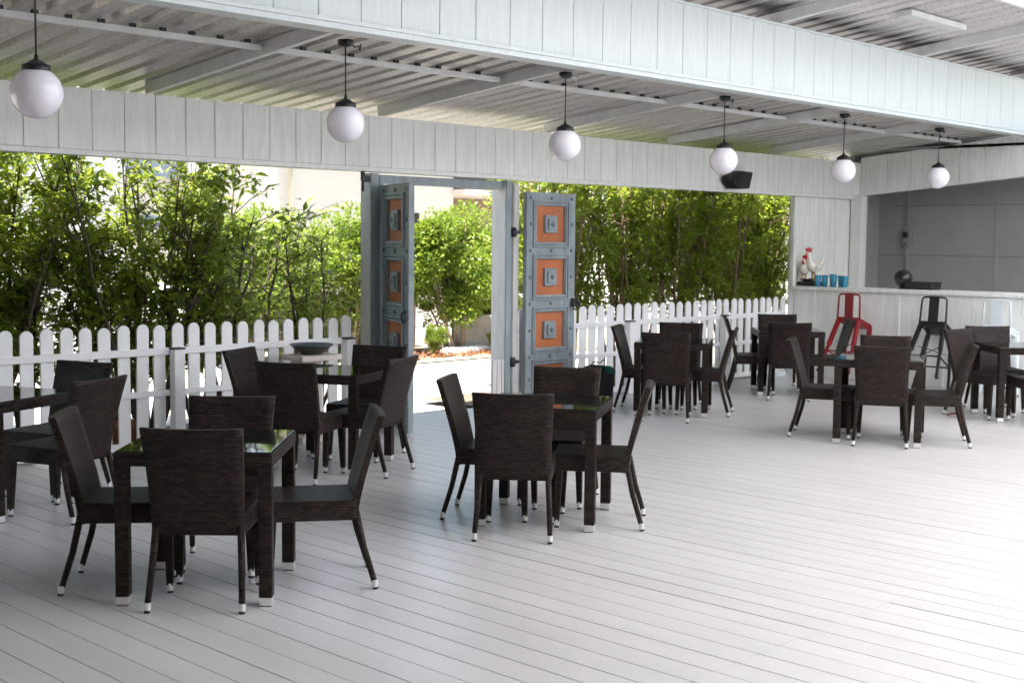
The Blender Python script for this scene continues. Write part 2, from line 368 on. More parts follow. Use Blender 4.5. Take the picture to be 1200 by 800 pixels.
for a, b in zip(PX_, PX_[1:]):
    k = MB(); k.box(((a+b)/2+.035, 8.1, 3.188), (b-a-.075, .045, .042), bev=.003); world_child(k, 'purlin', 'white_steel', br_); k = MB()
    xx = a+.15
    while xx < b-.1:
        k.box((xx, 8.1, 3.222), (.04, .03, .03)); xx += .231
    world_child(k, 'dark_rib_gaps', 'iron', br_)['kind'] = 'stuff'  # dark blocks drawn in place of the black gaps at the ribs
zf2 = lambda y: 3.99+.115*(7.1-y)
fr_ = empty('corrugated_roof', (9, 6.3, 4.0), label='higher pale corrugated roof above the near beam at upper right', cat='roof')
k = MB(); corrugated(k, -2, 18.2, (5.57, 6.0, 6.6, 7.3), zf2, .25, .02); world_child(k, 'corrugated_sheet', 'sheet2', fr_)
for xr in (2.12, 5.02, 7.93, 10.84, 13.75, 16.66):
    k = MB(); k.bar((xr+.04, 5.66, zf2(5.66)-.055), (xr+.04, 7.25, zf2(7.25)-.055), .08, .105, bev=.004); world_child(k, 'rafter', 'white_steel', fr_)
k = MB(); k.box((12.55, 6.28, zf2(6.28)-.035), (1.2, .16, .06), bev=.01); world_child(k, 'batten', 'white_steel', fr_)
ca_ = empty('translucent_roof', (8, 0, 4.3), label='white translucent roof sheeting from the top right corner, extended unseen to light the deck', cat='roof')
zp = lambda y: zf2(y)+.045
k = MB(); corrugated(k, 6.3, 18.2, (4.9, 5.4, 5.74), zp, .25, .02); world_child(k, 'sheet', 'poly', ca_)
k = MB(); corrugated(k, 6.3, 18.2, (3.2, 4, 4.92), lambda y: zp(y)+.004, .25, .02); world_child(k, 'shading_sheet', 'sheet2', ca_)  # unseen opaque strip, added to cut the light on the deck below
k = MB(); corrugated(k, 4.2, 18.2, (-5.0, 0, 3.22), zp, .25, .02); world_child(k, 'sheet', 'poly', ca_)  # unseen sheet, sized to act as a broad soft light on the deck
k = MB(); k.box((8.1, 5.54, zf2(5.54)+.012), (20.2, .05, .07)); world_child(k, 'edge_flashing', 'white', ca_)
sw = MB(); sw.box((2.1, 4.5, 4.78), (8.4, 2.7, .06)); sw.box((1.05, -1.1, 4.78), (6.3, 8.5, .06)); tag(sw.obj('light_block_roof', 'barwall'), 'unseen grey roof slab added to keep light off the left deck', 'roof')  # out of view, added to darken the left of the deck
w = MB(); w.box((-2.1, 1.5, 2.45), (.15, 17, 4.9)); tag(w.obj('light_block_wall', 'brownwall'), 'unseen dark brown wall added left of the camera to cut light', 'wall')  # out of view, added and kept dark to reduce bounce from the left
w = MB(); w.box((8, -5.2, 2.45), (20, .15, 4.9)); tag(w.obj('added_rear_wall', 'white'), 'unseen white wall added behind the camera to control light', 'wall')  # out of view, added to limit light from behind the camera

# ------------------------------------------------------------------ globe pendant lamps
LD = ['white globe lamp at the upper left edge, the largest in view',
      'white globe pendant above the left gate post',
      'white globe pendant hanging right of the gate, third from the left',
      'white globe pendant overlapping the black loudspeaker on the back beam',
      'white globe pendant in front of the corner where back beam and bar beam meet',
      'smallest white globe pendant, hanging in front of the bar opening at right']
LP = [(3.227, 6.64, 2.547), (5.86, 7.35, 2.61), (8.192, 7.35, 2.596), (10.486, 7.35, 2.583), (12.726, 7.35, 2.584), (14.953, 7.35, 2.601)]
gm = cm = hm = None
for i, (x, y, z) in enumerate(LP):
    L = empty('globe_pendant_lamp', (x, y, z), label=LD[i], cat='pendant lamp', group='globe pendant lamps under the roof')
    if gm is None:
        k = MB(); k.ball((0, 0, 0), .135, seg=40); gm = k.mesh('globe', 'opal')
        k = MB(); k.lathe([(0, .20), (.008, .20), (.012, .175), (.03, .168), (.055, .15), (.072, .145), (.075, .112), (.07, .105), (0, .105)], seg=28); hm = k.mesh('cap', 'blackmetal')
        k = MB(); k.lathe([(0, 0), (.055, 0), (.055, -.03), (.035, -.045), (.01, -.05), (0, -.05)], seg=20); cm = k.mesh('ceiling_rose', 'blackmetal')
    for nm, me in (('globe', gm), ('cap', hm)):
        o = bpy.data.objects.new(nm, me); col.objects.link(o); o.parent = L
    top = (zr(y)-.118 if y > 7.1 else 3.98+.115*(7.1-y)-.06)-z
    k = MB(); k.tube([(0, 0, .19), (0, 0, top-.04)], .0055, 6); k.obj('cable', 'blackmetal', L)
    o = bpy.data.objects.new('ceiling_rose', cm); col.objects.link(o); o.parent = L; o.location = (0, 0, top)
    if i: 
        k = MB(); k.tube([(0.02, 0, top-.005), (.07, -.02, top-.045), (.11, -.01, top-.03), (.13, 0, top-.055), (.15, .01, top-.01)], .006, 6); k.obj('loose_wire', 'blackmetal' if i % 2 else 'white_steel', L)

# ------------------------------------------------------------------ picket fence
def picket_mesh():
    w, zt_, r = .108, 1.062, .052
    pts = [(-w/2, .05), (w/2, .05), (w/2, zt_-r)]+[(w/2*math.cos(t), zt_-r+r*math.sin(t)) for t in [math.pi*j/10 for j in range(1, 10)]]+[(-w/2, zt_-r)]
    k = MB(); k.prism(pts, 'y', -.01, .01, bev=.002); return k.mesh('picket', 'fence')
pm = picket_mesh()
def fence(x0, x1, first, posts, label):
    f = empty('picket_fence', (first, 9.74, 0), label=label, cat='fence')
    x = first
    while x > x0: x -= .1666
    x += .1666
    while x < x1:
        o = bpy.data.objects.new('picket', pm); col.objects.link(o); o.parent = f
        o.location = (x-first+random.uniform(-.003, .003), 0, random.uniform(-.011, .009)); o.rotation_euler.y = random.uniform(-.011, .011); x += .1666
    for z0, z1 in ((.805, .865), (.458, .508), (.03, .09)):
        k = MB(); k.box(((x0+x1)/2-first, -.024, (z0+z1)/2), (x1-x0, .026, z1-z0), bev=.003); k.obj('rail', 'fence', f)
    for px in posts:
        k = MB(); k.box((px-first, -.08, .425), (.10, .085, .85), bev=.005); p = k.obj('post', 'fence', f)
        k = MB(); k.box((px-first, -.08, .858), (.104, .09, .014)); k.obj('post_cap', 'black', p)
fence(2.2, 7.86, 4.607, (3.6, 5.896, 7.74), 'white picket fence with rounded tops left of the gate')
fence(10.02, 15.40, 11.193, (11.96, 13.9), 'white picket fence with rounded tops between the gate and the bar')

# ------------------------------------------------------------------ gate
gt = empty('gate_frame', (9, 9.8, 0), label='tall gate frame of white and blue grey posts with a lintel in the fence', cat='gate frame')
for x0, x1, dp in ((8.0, 8.10, .14), (9.845, 9.93, .20)):
    k = MB(); k.box(((x0+x1)/2, 9.665+dp/2, 1.21), (x1-x0, dp, 2.42), bev=.006); world_child(k, 'post', 'gatewhite', gt)
    k = MB(); k.box(((x0+x1)/2, 9.655, 1.21), (x1-x0-.004, .018, 2.42), bev=.003); world_child(k, 'post_facing', 'gateblue', gt)
k = MB(); k.box((9.985, 9.70, 1.20), (.10, .07, 2.40), bev=.006); k.box((10.06, 9.71, 1.2), (.03, .05, 2.4)); world_child(k, 'jamb_board', 'gatewhite', gt)
k = MB(); k.box((8.135, 9.70, 1.20), (.055, .10, 2.40), bev=.006); world_child(k, 'jamb_board', 'gateblue', gt)
k = MB(); k.box((8.97, 9.74, 2.37), (1.74, .09, .085), bev=.006); world_child(k, 'lintel', 'gateblue', gt)
k = MB(); k.tube([(9.945, 9.635, .02), (9.945, 9.635, 2.40)], .016, 10); world_child(k, 'pivot_rod', 'gatewhite', gt)
for z in (.50, 1.88):
    k = MB(); k.tube([(9.945, 9.635, z-.05), (9.945, 9.635, z+.05)], .03, 12); k.box((9.99, 9.635, z), (.10, .03, .035), bev=.004); world_child(k, 'hinge', 'iron', gt)
k = MB(); k.box((9.70, 9.665, .27), (.055, .02, .52)); k.box((9.765, 9.665, .27), (.055, .02, .52)); k.box((9.825, 9.665, .27), (.03, .02, .52)); k.box((9.735, 9.68, .27), (.19, .008, .03)); world_child(k, 'slatted_infill', 'gatewhite', gt)

def door_leaf(label, loc, rz, mirror=1):
    d = empty('gate_door', loc, rz, label, 'gate door', 'paired panelled gate doors')
    Wd, Hd, T = .78, 2.29, .055
    k = MB(); s0, s1 = .15, .17
    k.box((s0/2, 0, Hd/2), (s0, T, Hd), bev=.006); k.box((Wd-s1/2, 0, Hd/2), (s1, T, Hd), bev=.006)
    tops = []
    ph = .385; pitch = .572; zt_ = Hd-.145
    edges = [Hd]
    for j in range(4):
        a = zt_-j*pitch; b = max(a-ph, .12); tops.append((a, b)); edges += [a, b]
    edges.append(0)
    for a, b in zip(edges[::2], edges[1::2]):
        if a-b > .01: k.box(((s0+Wd-s1)/2, 0, (a+b)/2), (Wd-s0-s1, T-.006, a-b), bev=.004)
    k.obj('frame', 'gateblue', d)
    for a, b in tops:
        cx = (s0+Wd-s1)/2; w_ = Wd-s0-s1
        k = MB(); k.box((cx, .006, (a+b)/2), (w_, .018, a-b)); p = k.obj('panel', 'orange', d)
        k = MB()
        for q, (gr, yy, t_) in enumerate(((.030, -.032, .022), (.058, -.036, .018))):
            ww, hh = w_+2*gr, a-b+2*gr
            k.box((cx-ww/2+t_/2, yy, (a+b)/2), (t_, .022, hh), bev=.003); k.box((cx+ww/2-t_/2, yy, (a+b)/2), (t_, .022, hh), bev=.003)
            k.box((cx, yy, (a+b)/2+hh/2-t_/2), (ww-2*t_, .021, t_), bev=.003); k.box((cx, yy, (a+b)/2-hh/2+t_/2), (ww-2*t_, .021, t_), bev=.003)
        k.obj('moulding', 'gateblue', p)
        k = MB(); k.box((cx, -.02, (a+b)/2), (.19, .035, .19), bev=.006); k.box((cx, -.046, (a+b)/2), (.12, .022, .12), bev=.005); q_ = k.obj('square_block', 'gateblue', p)
        k = MB(); k.ball((cx+.0, -.056, (a+b)/2), .028, (1, .6, 1)); k.obj('boss', 'studgrey', p)
    zs = [Hd-.06]+[(tops[i][1]+tops[i+1][0])/2 for i in range(3)]+[.06]
    sm = None
    spots = [(x_, z) for z in zs for x_ in (.06, Wd*.5, Wd-.06)]+[(x_, (a+b)/2) for a, b in tops for x_ in (.06, Wd-.06)]
    for x_, z in spots:
        if sm is None: k = MB(); k.ball((0, 0, 0), .019, (1, .6, 1), 10); sm = k.mesh('stud', 'studgrey')
        o = bpy.data.objects.new('stud', sm); col.objects.link(o); o.parent = d; o.location = (x_, -T/2-.003, z)
    k = MB(); zl = (tops[1][1]+tops[2][0])/2
    k.box((Wd-.03, -.04, zl), (.07, .03, .09), bev=.004)
    k.tube([(Wd-.02+.05*math.cos(t), -.07, zl-.03+.05*math.sin(t)) for t in [j*math.pi/6 for j in range(13)]], .009, 8, cap=False)
    k.obj('ring_latch', 'iron', d)
    return d
door_leaf('blue grey gate door with orange panels, opened flat against the fence right of the gateway', (10.08, 9.60, 0.02), 0)
door_leaf('blue grey gate door with orange panels, swung inward at the left gate post', (8.145, 9.615, 0.02), math.atan2(-.925, -.38))
k = MB(); k.box((7.86, 9.60, 2.385), (.03, .03, .09)); k.tube([(7.86, 9.6, 2.36), (7.86, 9.6, 2.24)], .011, 8); k.box((7.91, 9.6, 2.36), (.06, .02, .06), bev=.004)
tag(k.obj('iron_hook', 'iron'), 'small dark iron hook hanging below the beam left of the gate post', 'hook')

# loudspeaker on the beam
sp = empty('loudspeaker', (13.85, 9.45, 2.57), label='black wedge loudspeaker mounted on the back beam behind a globe lamp', cat='loudspeaker')
sp.scale = (.74, .7, .95); sp.location = (13.88, 9.52, 2.575)
k = MB(); k.prism([(-.31, .04), (-.08, .125), (.30, .115), (.20, -.105), (-.17, -.105), (-.29, -.03)], 'y', -.14, .11, bev=.012); k.obj('cabinet', 'black', sp)
k = MB(); k.prism([(-.22, .03), (-.06, .095), (.25, .09), (.17, -.075), (-.13, -.075)], 'y', -.15, -.142); k.obj('grille', 'bagblack', sp)
k = MB(); k.box((0, .14, 0), (.06, .08, .10)); k.obj('bracket', 'iron', sp)

# ------------------------------------------------------------------ bar
bc = empty('bar_counter', (15.42, 6, 0), label='white boarded bar counter running along the right side of the deck', cat='bar counter')
k = MB(); boards(k, 'x', 1.5, 9.60, C_(.0), C_(1.165), .62, .004, (15.42, 15.44)); world_child(k, 'front_panel', 'white', bc)
k = MB(); k.box((15.49, 5.55, .58), (.10, 8.1, 1.16)); world_child(k, 'core', 'white', bc)
k = MB(); y = 9.3
while y > 1.6: k.box((15.415, y, .59), (.012, .05, 1.15), bev=.002); y -= .62
world_child(k, 'cover_strip', 'white', bc)
k = MB(); k.box((15.66, 5.55, 1.187), (.56, 8.14, .045), bev=.006); world_child(k, 'countertop', 'white', bc)
k = MB(); k.box((15.455, 9.652, 1.81), (.07, .055, 1.20), bev=.004); world_child(k, 'jamb', 'white', bc)
k = MB(); k.box((15.47, 9.655, .6), (.10, .09, 1.2), bev=.004); world_child(k, 'corner_post', 'white', bc)
we = empty('bar_end_wall', (16.4, 9.7, 0), label='pale panelled end wall of the bar behind the rooster figurines', cat='wall')
k = MB(); k.box((16.32, 9.73, 1.22), (1.63, .05, 2.42)); world_child(k, 'panel', 'white', we)
k = MB(); k.box((16.49, 9.70, 1.8), (.05, .016, 1.2), bev=.003); k.box((16.0, 9.70, 1.52), (.92, .012, .02)); k.box((16.60, 9.70, 1.8), (.015, .012, 1.2)); world_child(k, 'joint_strip', 'white', we)
pl = MB(); pl.box((17.10, 9.60, 1.24), (.17, .17, 2.48), bev=.006); tag(pl.obj('bar_pillar', 'white'), 'square white pillar standing under the corner of the beams in the bar', 'pillar')
wb = empty('bar_back_wall', (17.9, 7, 0), label='shaded grey panelled back wall inside the bar', cat='wall')
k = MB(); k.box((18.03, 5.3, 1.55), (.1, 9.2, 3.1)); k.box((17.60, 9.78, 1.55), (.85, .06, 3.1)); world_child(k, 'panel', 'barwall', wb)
k = MB(); k.box((17.975, 6.0, 1.86-.23), (.012, 7.6, .016)); k.box((17.975, 5.6, 2.36), (.012, 7.8, .02))
world_child(k, 'joint_groove', 'barwall_d', wb)
k = MB()
for yy in (9.30, 7.92, 6.6, 5.2): k.box((17.972, yy, 1.55), (.018, .05, 3.0), bev=.002)
world_child(k, 'joint_strip', 'barwall', wb)
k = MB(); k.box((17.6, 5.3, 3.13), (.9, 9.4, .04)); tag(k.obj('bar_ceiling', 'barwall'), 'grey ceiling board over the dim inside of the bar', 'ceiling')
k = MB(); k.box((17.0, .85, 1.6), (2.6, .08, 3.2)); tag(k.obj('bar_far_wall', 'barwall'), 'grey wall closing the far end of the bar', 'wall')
sx = empty('switch_box', (17.95, 9.27, 1.87), label='grey wall switch box with a conduit on the bar back wall', cat='switch box')
k = MB(); k.box((-.01, 0, .0), (.07, .12, .27), bev=.008); k.obj('box', 'board', sx)
k = MB(); k.box((-.05, .01, .06), (.02, .07, .09), bev=.004); k.obj('switch', 'black', sx)
k = MB(); k.ball((-.05, .01, -.08), .018); k.obj('knob', 'black', sx)
k = MB(); k.tube([(0, 0, .13), (0, 0, .5)], .012, 8); k.tube([(0, 0, -.13), (0, 0, -.62)], .012, 8); k.obj('conduit', 'barwall', sx)

# things on the counter (top at 1.21)
CT = 1.2096
def rooster(label, loc, rz, s):
    r = empty('rooster_figurine', loc, rz, label, 'figurine', 'ceramic rooster figurines'); r.scale = (s, s, s)
    k = MB()
    k.tube([(-.13, 0, .36), (-.12, 0, .30), (-.10, 0, .24), (-.05, 0, .19), (.01, 0, .17), (.055, 0, .20), (.075, 0, .26), (.085, 0, .32), (.10, 0, .355), (.118, 0, .358)],
           [.006, .02, .035, .065, .08, .068, .05, .034, .036, .02], 14); k.obj('body', 'ceramic', r)
    k = MB(); k.tube([(-.05, -.055, .21), (0, -.075, .18), (.03, -.07, .17)], [.012, .03, .015], 8); k.tube([(-.05, .055, .21), (0, .075, .18), (.03, .07, .17)], [.012, .03, .015], 8); k.obj('wing', 'ceramic', r)
    k = MB(); k.prism([(.05, .37), (.045, .43), (.07, .41), (.08, .445), (.10, .415), (.125, .435), (.135, .39), (.10, .375)], 'y', -.012, .012, bev=.004); k.obj('comb', 'comb', r)
    k = MB(); k.tube([(.118, 0, .345), (.125, 0, .31), (.12, 0, .275)], [.014, .026, .012], 8); k.obj('wattle', 'comb', r)
    k = MB(); k.tube([(.12, 0, .358), (.15, 0, .35)], [.013, .002], 8); k.obj('beak', 'beak', r)
    for yy in (-.03, .03):
        k = MB(); k.tube([(.01, yy, .11), (.012, yy, .03), (.012, yy, .004)], [.014, .01, .016], 8); k.box((.025, yy, .006), (.05, .03, .012), bev=.003); k.obj('leg', 'beak', r)
rooster('large white ceramic rooster with a red comb on the bar counter', (15.66, 9.44, CT+.07), R(150), 1.05)
rooster('small white ceramic rooster in front of the bigger one on the bar counter', (15.60, 9.56, CT+.07), R(200), .80)
k = MB(); k.box((15.64, 9.485, CT+.03), (.22, .30, .06), bev=.012)
for j in range(60): k.bar((15.64+random.uniform(-.1, .1), 9.485+random.uniform(-.13, .13), CT+.05), (15.64+random.uniform(-.11, .11), 9.485+random.uniform(-.14, .14), CT+.085+random.random()*.02), .012, .004)
tag(k.obj('straw_tray', 'bagblack'), 'dark shaggy tray under the two ceramic roosters', 'tray')
spots = [(15.52, 9.30, .155), (15.56, 9.215, .155), (15.62, 9.13, .17), (15.53, 9.06, .155), (15.56, 8.97, .155), (15.52, 8.89, .15)]
gl = ['blue drinking glass nearest the rooster tray on the bar counter', 'blue drinking glass second from the rooster tray', 'tallest blue drinking glass, standing a little behind the row',
      'blue drinking glass just right of the tallest one', 'blue drinking glass next to the last of the row', 'blue drinking glass at the pillar end of the row']
for i, (x, y, h) in enumerate(spots):
    k = MB(); k.lathe([(0, 0), (.033, 0), (.046, h), (.042, h), (.031, .012), (0, .012)], seg=20)
    o = k.obj('drinking_glass', 'blueglass'); o.location = (x, y, CT); tag(o, gl[i], 'glass', 'blue drinking glasses on the counter')
dm = empty('glass_dome', (15.78, 8.19, CT), label='smoky glass dome on a dark base on the bar counter', cat='glass dome')
k = MB(); k.lathe([(0, 0), (.06, 0), (.06, .015), (.03, .02), (.02, .05), (0, .05)]); k.obj('base', 'black', dm)
k = MB(); k.lathe([(.045, .03), (.10, .08), (.122, .14), (.105, .20), (.06, .238), (0, .25), (0, .245), (.058, .232), (.1, .198), (.117, .14), (.096, .083), (.042, .034)]); k.obj('dome', 'smoked', dm)
k = MB(); k.tube([(0, 0, .05), (0, 0, .13)], .012); k.ball((0, 0, .16), .034); k.obj('bulb', 'silver', dm)
k = MB(); k.box((15.80, 7.92, CT+.045), (.28, .37, .09), bev=.006); k.box((15.80, 7.92, CT+.094), (.30, .39, .012), bev=.003)
tag(k.obj('black_box', 'black'), 'low flat black box on the bar counter beside the glass dome', 'box')

# ------------------------------------------------------------------ bar stools leaning on the counter
def stool(label, x0, y, tilt, m, rz=0):
    s = empty('bar_stool', (x0, y, 0), 0, label, 'bar stool', 'metal bar stools leaning on the counter')
    s.rotation_euler = (0, tilt, rz)
    # local: pivot at front feet (x=0); stool body extends to -x
    X0 = -.215
    k = MB(); k.box((X0, 0, .755), (.315, .33, .028), bev=.012); k.box((X0, 0, .725), (.29, .305, .05), bev=.01); k.obj('seat', m, s)
    for sx_ in (-1, 1):
        for sy in (-1, 1):
            a = Vector((X0+sx_*.14, sy*.145, .74)); b_ = Vector((X0+sx_*.215, sy*.225, .0))
            k = MB(); 
            pts = [a, a.lerp(b_, .35), a.lerp(b_, 1)]
            k.bar(a, a.lerp(b_, .5), .064, .04, up=(0, 1, 0), bev=.006); k.bar(a.lerp(b_, .495), b_, .044, .03, up=(0, 1, 0), bev=.006)
            l = k.obj('leg', m, s)
            k = MB(); k.bar(b_+Vector((0, 0, .03)), b_, .04, .03, up=(0, 1, 0)); k.obj('foot_tip', 'rubber', l)
    f = .60; cx, cy = .14+.075*f, .145+.08*f; z = .74*(1-f)
    for a, b_ in (((-cx, -cy), (cx, -cy)), ((-cx, cy), (cx, cy)), ((-cx, -cy), (-cx, cy)), ((cx, -cy), (cx, cy))):
        k = MB(); k.bar((X0+a[0], a[1], z), (X0+b_[0], b_[1], z), .016, .016); k.obj('footrest_bar', m, s)
    k = MB(); k.bar((X0-.12, -.13, z+.14), (X0+.12, .13, z+.14), .012, .006); k.bar((X0-.12, .13, z+.147), (X0+.12, -.13, z+.147), .012, .006); k.obj('cross_brace', m, s)
    k = MB(); k.tube([(X0-.15, -.165, .75), (X0-.205, -.16, .92), (X0-.24, -.155, 1.02), (X0-.25, -.13, 1.045), (X0-.252, 0, 1.05), (X0-.25, .13, 1.045), (X0-.24, .155, 1.02), (X0-.205, .16, .92), (X0-.15, .165, .75)], .012, 10); k.obj('back_loop', m, s)
    k = MB(); k.bar((X0-.15, 0, .755), (X0-.252, 0, 1.045), .125, .006, up=(1, 0, 0)); k.obj('splat', m, s)
stool('red metal bar stool with a loop back tipped against the counter', 15.16, 8.56, R(20), 'red', R(-4))
stool('black metal bar stool with a loop back tipped against the counter', 15.09, 7.42, R(26), 'blackmetal', R(4))
stool('pale white metal bar stool with a loop back tipped against the counter', 15.16, 6.60, R(18), 'palewhite', R(3))

# ------------------------------------------------------------------ wicker chairs and tables
def make_chair():
    c = empty('wicker_chair', (0, 0, 0), 0, 'x', 'chair', 'brown wicker chairs around the tables')
    # seat: rounded box, a little wider in front
    k = MB(); hw0, hw1 = .222, .232
    fs = k.box((0, .33, .4125), (.454, .47, .105), bev=.014); k.obj('seat', 'wicker', c, True)
    # backrest: curved panel with thickness
    k = MB(); nx, nz = 10, 14; Lr = []
    def prof(z):
        t = (z-.36)/.54
        y = .088-.02*t-.128*max(0, t-.1)**1.25
        hw = .224+.028*max(0, t-.25)**1.3
        return y, hw
    for face in (0, 1):
        g_ = []
        for j in range(nz+1):
            z = .36+.54*j/nz; y, hw = prof(z); t = j/nz
            row = []
            for i in range(nx+1):
                u = -1+2*i/nx
                yy = y-(.022*t)*(1-u*u)+(0.034 if face else 0)
                zz = z-(.006*(1-u*u) if j == nz else 0)
                row.append(k.bm.verts.new((u*hw, yy, zz)))
            g_.append(row)
        Lr.append(g_)
    A, B = Lr
    for j in range(nz):
        for i in range(nx):
            for G_, fl in ((A, 0), (B, 1)):
                q = (G_[j][i], G_[j][i+1], G_[j+1][i+1], G_[j+1][i]); f = k.bm.faces.new(q[::-1] if fl else q); f.smooth = True
    edge = []
    for j in range(nz): edge += [k.bm.faces.new((A[j][0], A[j+1][0], B[j+1][0], B[j][0])), k.bm.faces.new((A[j+1][nx], A[j][nx], B[j][nx], B[j+1][nx]))]
    for i in range(nx): edge += [k.bm.faces.new((A[nz][i], A[nz][i+1], B[nz][i+1], B[nz][i])), k.bm.faces.new((A[0][i+1], A[0][i], B[0][i], B[0][i+1]))]
    rim = [e for e in k.bm.edges if e.calc_face_angle(0) > 1.0]
    bmesh.ops.bevel(k.bm, geom=rim, offset=.009, segments=2, affect='EDGES')
    k.obj('backrest', 'wicker', c, True)
    for sx_ in (-1, 1):
        k = MB(); sh = Matrix(((1, 0, -sx_*.03, 0), (0, 1, -.03, 0), (0, 0, 1, 0), (0, 0, 0, 1)))
        k.box((0, 0, 0), (.050, .050, .335), mtx=Matrix.Translation((sx_*.201, .530, .2055)) @ sh, bev=.006, taper=.68)
        l = k.obj('leg', 'wicker', c, True)
        k = MB(); k.lathe([(0, .050), (.0190, .050), (.0180, .013), (0, .013)], (sx_*.206, .535, 0), 14, False); k.obj('foot_cap', 'silver', l)
        k = MB(); k.lathe([(0, .0129), (.0165, .0129), (.015, .0), (0, .0)], (sx_*.206, .535, 0), 12); k.obj('glide', 'rubber', l)
        k = MB(); a = Vector((sx_*.205, .098, .40)); b_ = Vector((sx_*.227, .004, .035)); mid = a.lerp(b_, .5)+Vector((0, .008, 0))
        k.tube([a, mid, b_], [.019, .0175, .0155], 10); l = k.obj('leg', 'wicker', c, True)
        k = MB(); k.lathe([(0, .050), (.0180, .050), (.0175, .0125), (0, .0125)], (sx_*.2272, .003, 0), 14, False); k.obj('foot_cap', 'silver', l)
        k = MB(); k.tube([(sx_*.2275, .0, .0125), (sx_*.228, -.002, 0)], [.016, .014], 12); k.obj('glide', 'rubber', l)
    return c
def make_table():
    t = empty('dining_table', (0, 0, 0), 0, 'x', 'table', 'square wicker dining tables with glass tops')
    k = MB(); h = .385
    k.box((0, -h+.035, .722), (.77, .07, .066), bev=.006); k.box((0, h-.035, .722), (.77, .07, .066), bev=.006)
    k.box((-h+.035, 0, .7215), (.07, .63, .065), bev=.004); k.box((h-.035, 0, .7215), (.07, .63, .065), bev=.004); k.obj('top_frame', 'wicker', t, True)
    k = MB(); k.box((0, 0, .7585), (.752, .752, .007), bev=.002); k.obj('glass_top', 'glasstop', t)
    k = MB(); k.box((0, 0, .735), (.625, .625, .01)); k.obj('under_panel', 'wicker', t, True)
    for sx_ in (-1, 1):
        for sy in (-1, 1):
            k = MB(); k.box((sx_*.349, sy*.349, .367), (.066, .066, .646), bev=.006); l = k.obj('leg', 'wicker', t, True)
            k = MB(); k.box((sx_*.349, sy*.349, .026), (.062, .062, .042), bev=.003); k.obj('foot_cap', 'silver', l)
            k = MB(); k.box((sx_*.349, sy*.349, .0025), (.054, .054, .005)); k.obj('glide', 'rubber', l)
    return t
chair0, table0 = make_chair(), make_table(); used = [False, False]
def place_chair(m, f, label, dz=0):
    """m: midpoint between the rear feet, f: facing direction"""
    c = copy_tree(chair0) if used[0] else chair0; used[0] = True
    c.location = (m[0], m[1], .0006); c.rotation_euler = (0, 0, math.atan2(f[1], f[0])-math.pi/2); c['label'] = label
def place_table(ctr, a, label):
    t = copy_tree(table0) if used[1] else table0; used[1] = True
    t.location = (ctr[0], ctr[1], .0006); t.rotation_euler = (0, 0, math.atan2(a[1], a[0])); t['label'] = label
# front table
place_table((3.67, 5.715), (.71, -.71), 'square glass topped wicker table at the front left, nearest the camera')
place_chair((3.34, 5.343), (.716, .698), 'wicker chair with its back to the camera, tucked into the front table')
place_chair((4.377, 5.272), (-.824, .566), 'wicker chair pulled out on the right side of the front table')
place_chair((3.177, 6.251), (.77, -.645), 'wicker chair seen side on at the left side of the front table')
place_chair((4.15, 6.235), (-.71, -.71), 'wicker chair facing the camera behind the front table')
# table cut by the left edge
place_table((3.72, 8.36), (.92, .39), 'wicker table cut off by the left edge of the view')
place_chair((4.52, 8.67), (-.93, -.36), 'dark wicker chair close to the fence behind the table at the left edge')
place_chair((4.06, 7.61), (-.35, .94), 'brown wicker chair with its back turned at the near side of the left edge table')
# table by the fence
place_table((6.37, 8.17), (.89, .45), 'wicker table beside the fence just left of the gate')
place_chair((5.63, 7.75), (.89, .45), 'blackish wicker chair with its back turned, beside the stone bowl')
place_chair((6.506, 7.50), (-.373, .928), 'wicker chair with a bright brown back just left of the gateway')
place_chair((6.01, 8.88), (.45, -.89), 'wicker chair near the fence on the left of the table by the stone bowl')
place_chair((7.07, 8.42), (-.89, -.45), 'wicker chair facing us in front of the left gate door')
# middle table
place_table((6.17, 5.67), (.53, -.85), 'wicker table in the middle of the deck in front of the open gate')
place_chair((5.496, 5.315), (.785, .619), 'wicker chair showing its whole back in the middle of the deck')
place_chair((6.489, 5.112), (-.603, .798), 'wicker chair in clear profile on the right of the middle table')
place_chair((5.822, 6.204), (.565, -.826), 'wicker chair standing alone on the left of the middle table')
place_chair((6.88, 6.126), (-.86, -.50), 'wicker chair facing us behind the middle table under the right gate door')
# right centre table by the fence
place_table((11.02, 8.30), (.535, -.845), 'wicker table by the fence right of the gate')
place_chair((10.767, 8.847), (.468, -.884), 'wicker chair on the left of the table by the right fence')
place_chair((10.30, 7.86), (.845, .535), 'wicker chair showing its back at the table by the right fence')
place_chair((11.305, 7.77), (-.49, .87), 'wicker chair in profile on the right of the table by the right fence')
place_chair((11.67, 8.70), (-.845, -.535), 'wicker chair against the fence at the table right of the gate')
# table in the corner by the bar
place_table((13.48, 8.47), (.645, -.764), 'wicker table in the far corner between fence and bar')
place_chair((12.98, 8.98), (.60, -.80), 'wicker chair on the left of the far corner table')
place_chair((12.77, 7.99), (.83, .56), 'wicker chair with its back to us at the far corner table')
place_chair((14.05, 8.98), (-.764, -.645), 'wicker chair farthest into the corner, facing us in front of the fence end')
place_chair((13.80, 7.84), (-.645, .764), 'wicker chair just in front of the red stool')
# table in front of the bar
place_table((10.87, 5.83), (.42, -.907), 'wicker table right of centre in front of the bar')
place_chair((10.616, 6.592), (.42, -.907), 'wicker chair on the left of the table in front of the bar, its edge lit')
place_chair((10.456, 5.60), (.895, .445), 'reddish brown wicker chair with its back to us in front of the bar')
place_chair((11.216, 5.143), (-.514, .858), 'wicker chair in profile on the right of the table in front of the bar')
place_chair((11.67, 6.22), (-.907, -.42), 'wicker chair half hidden behind the reddish brown one before the bar')
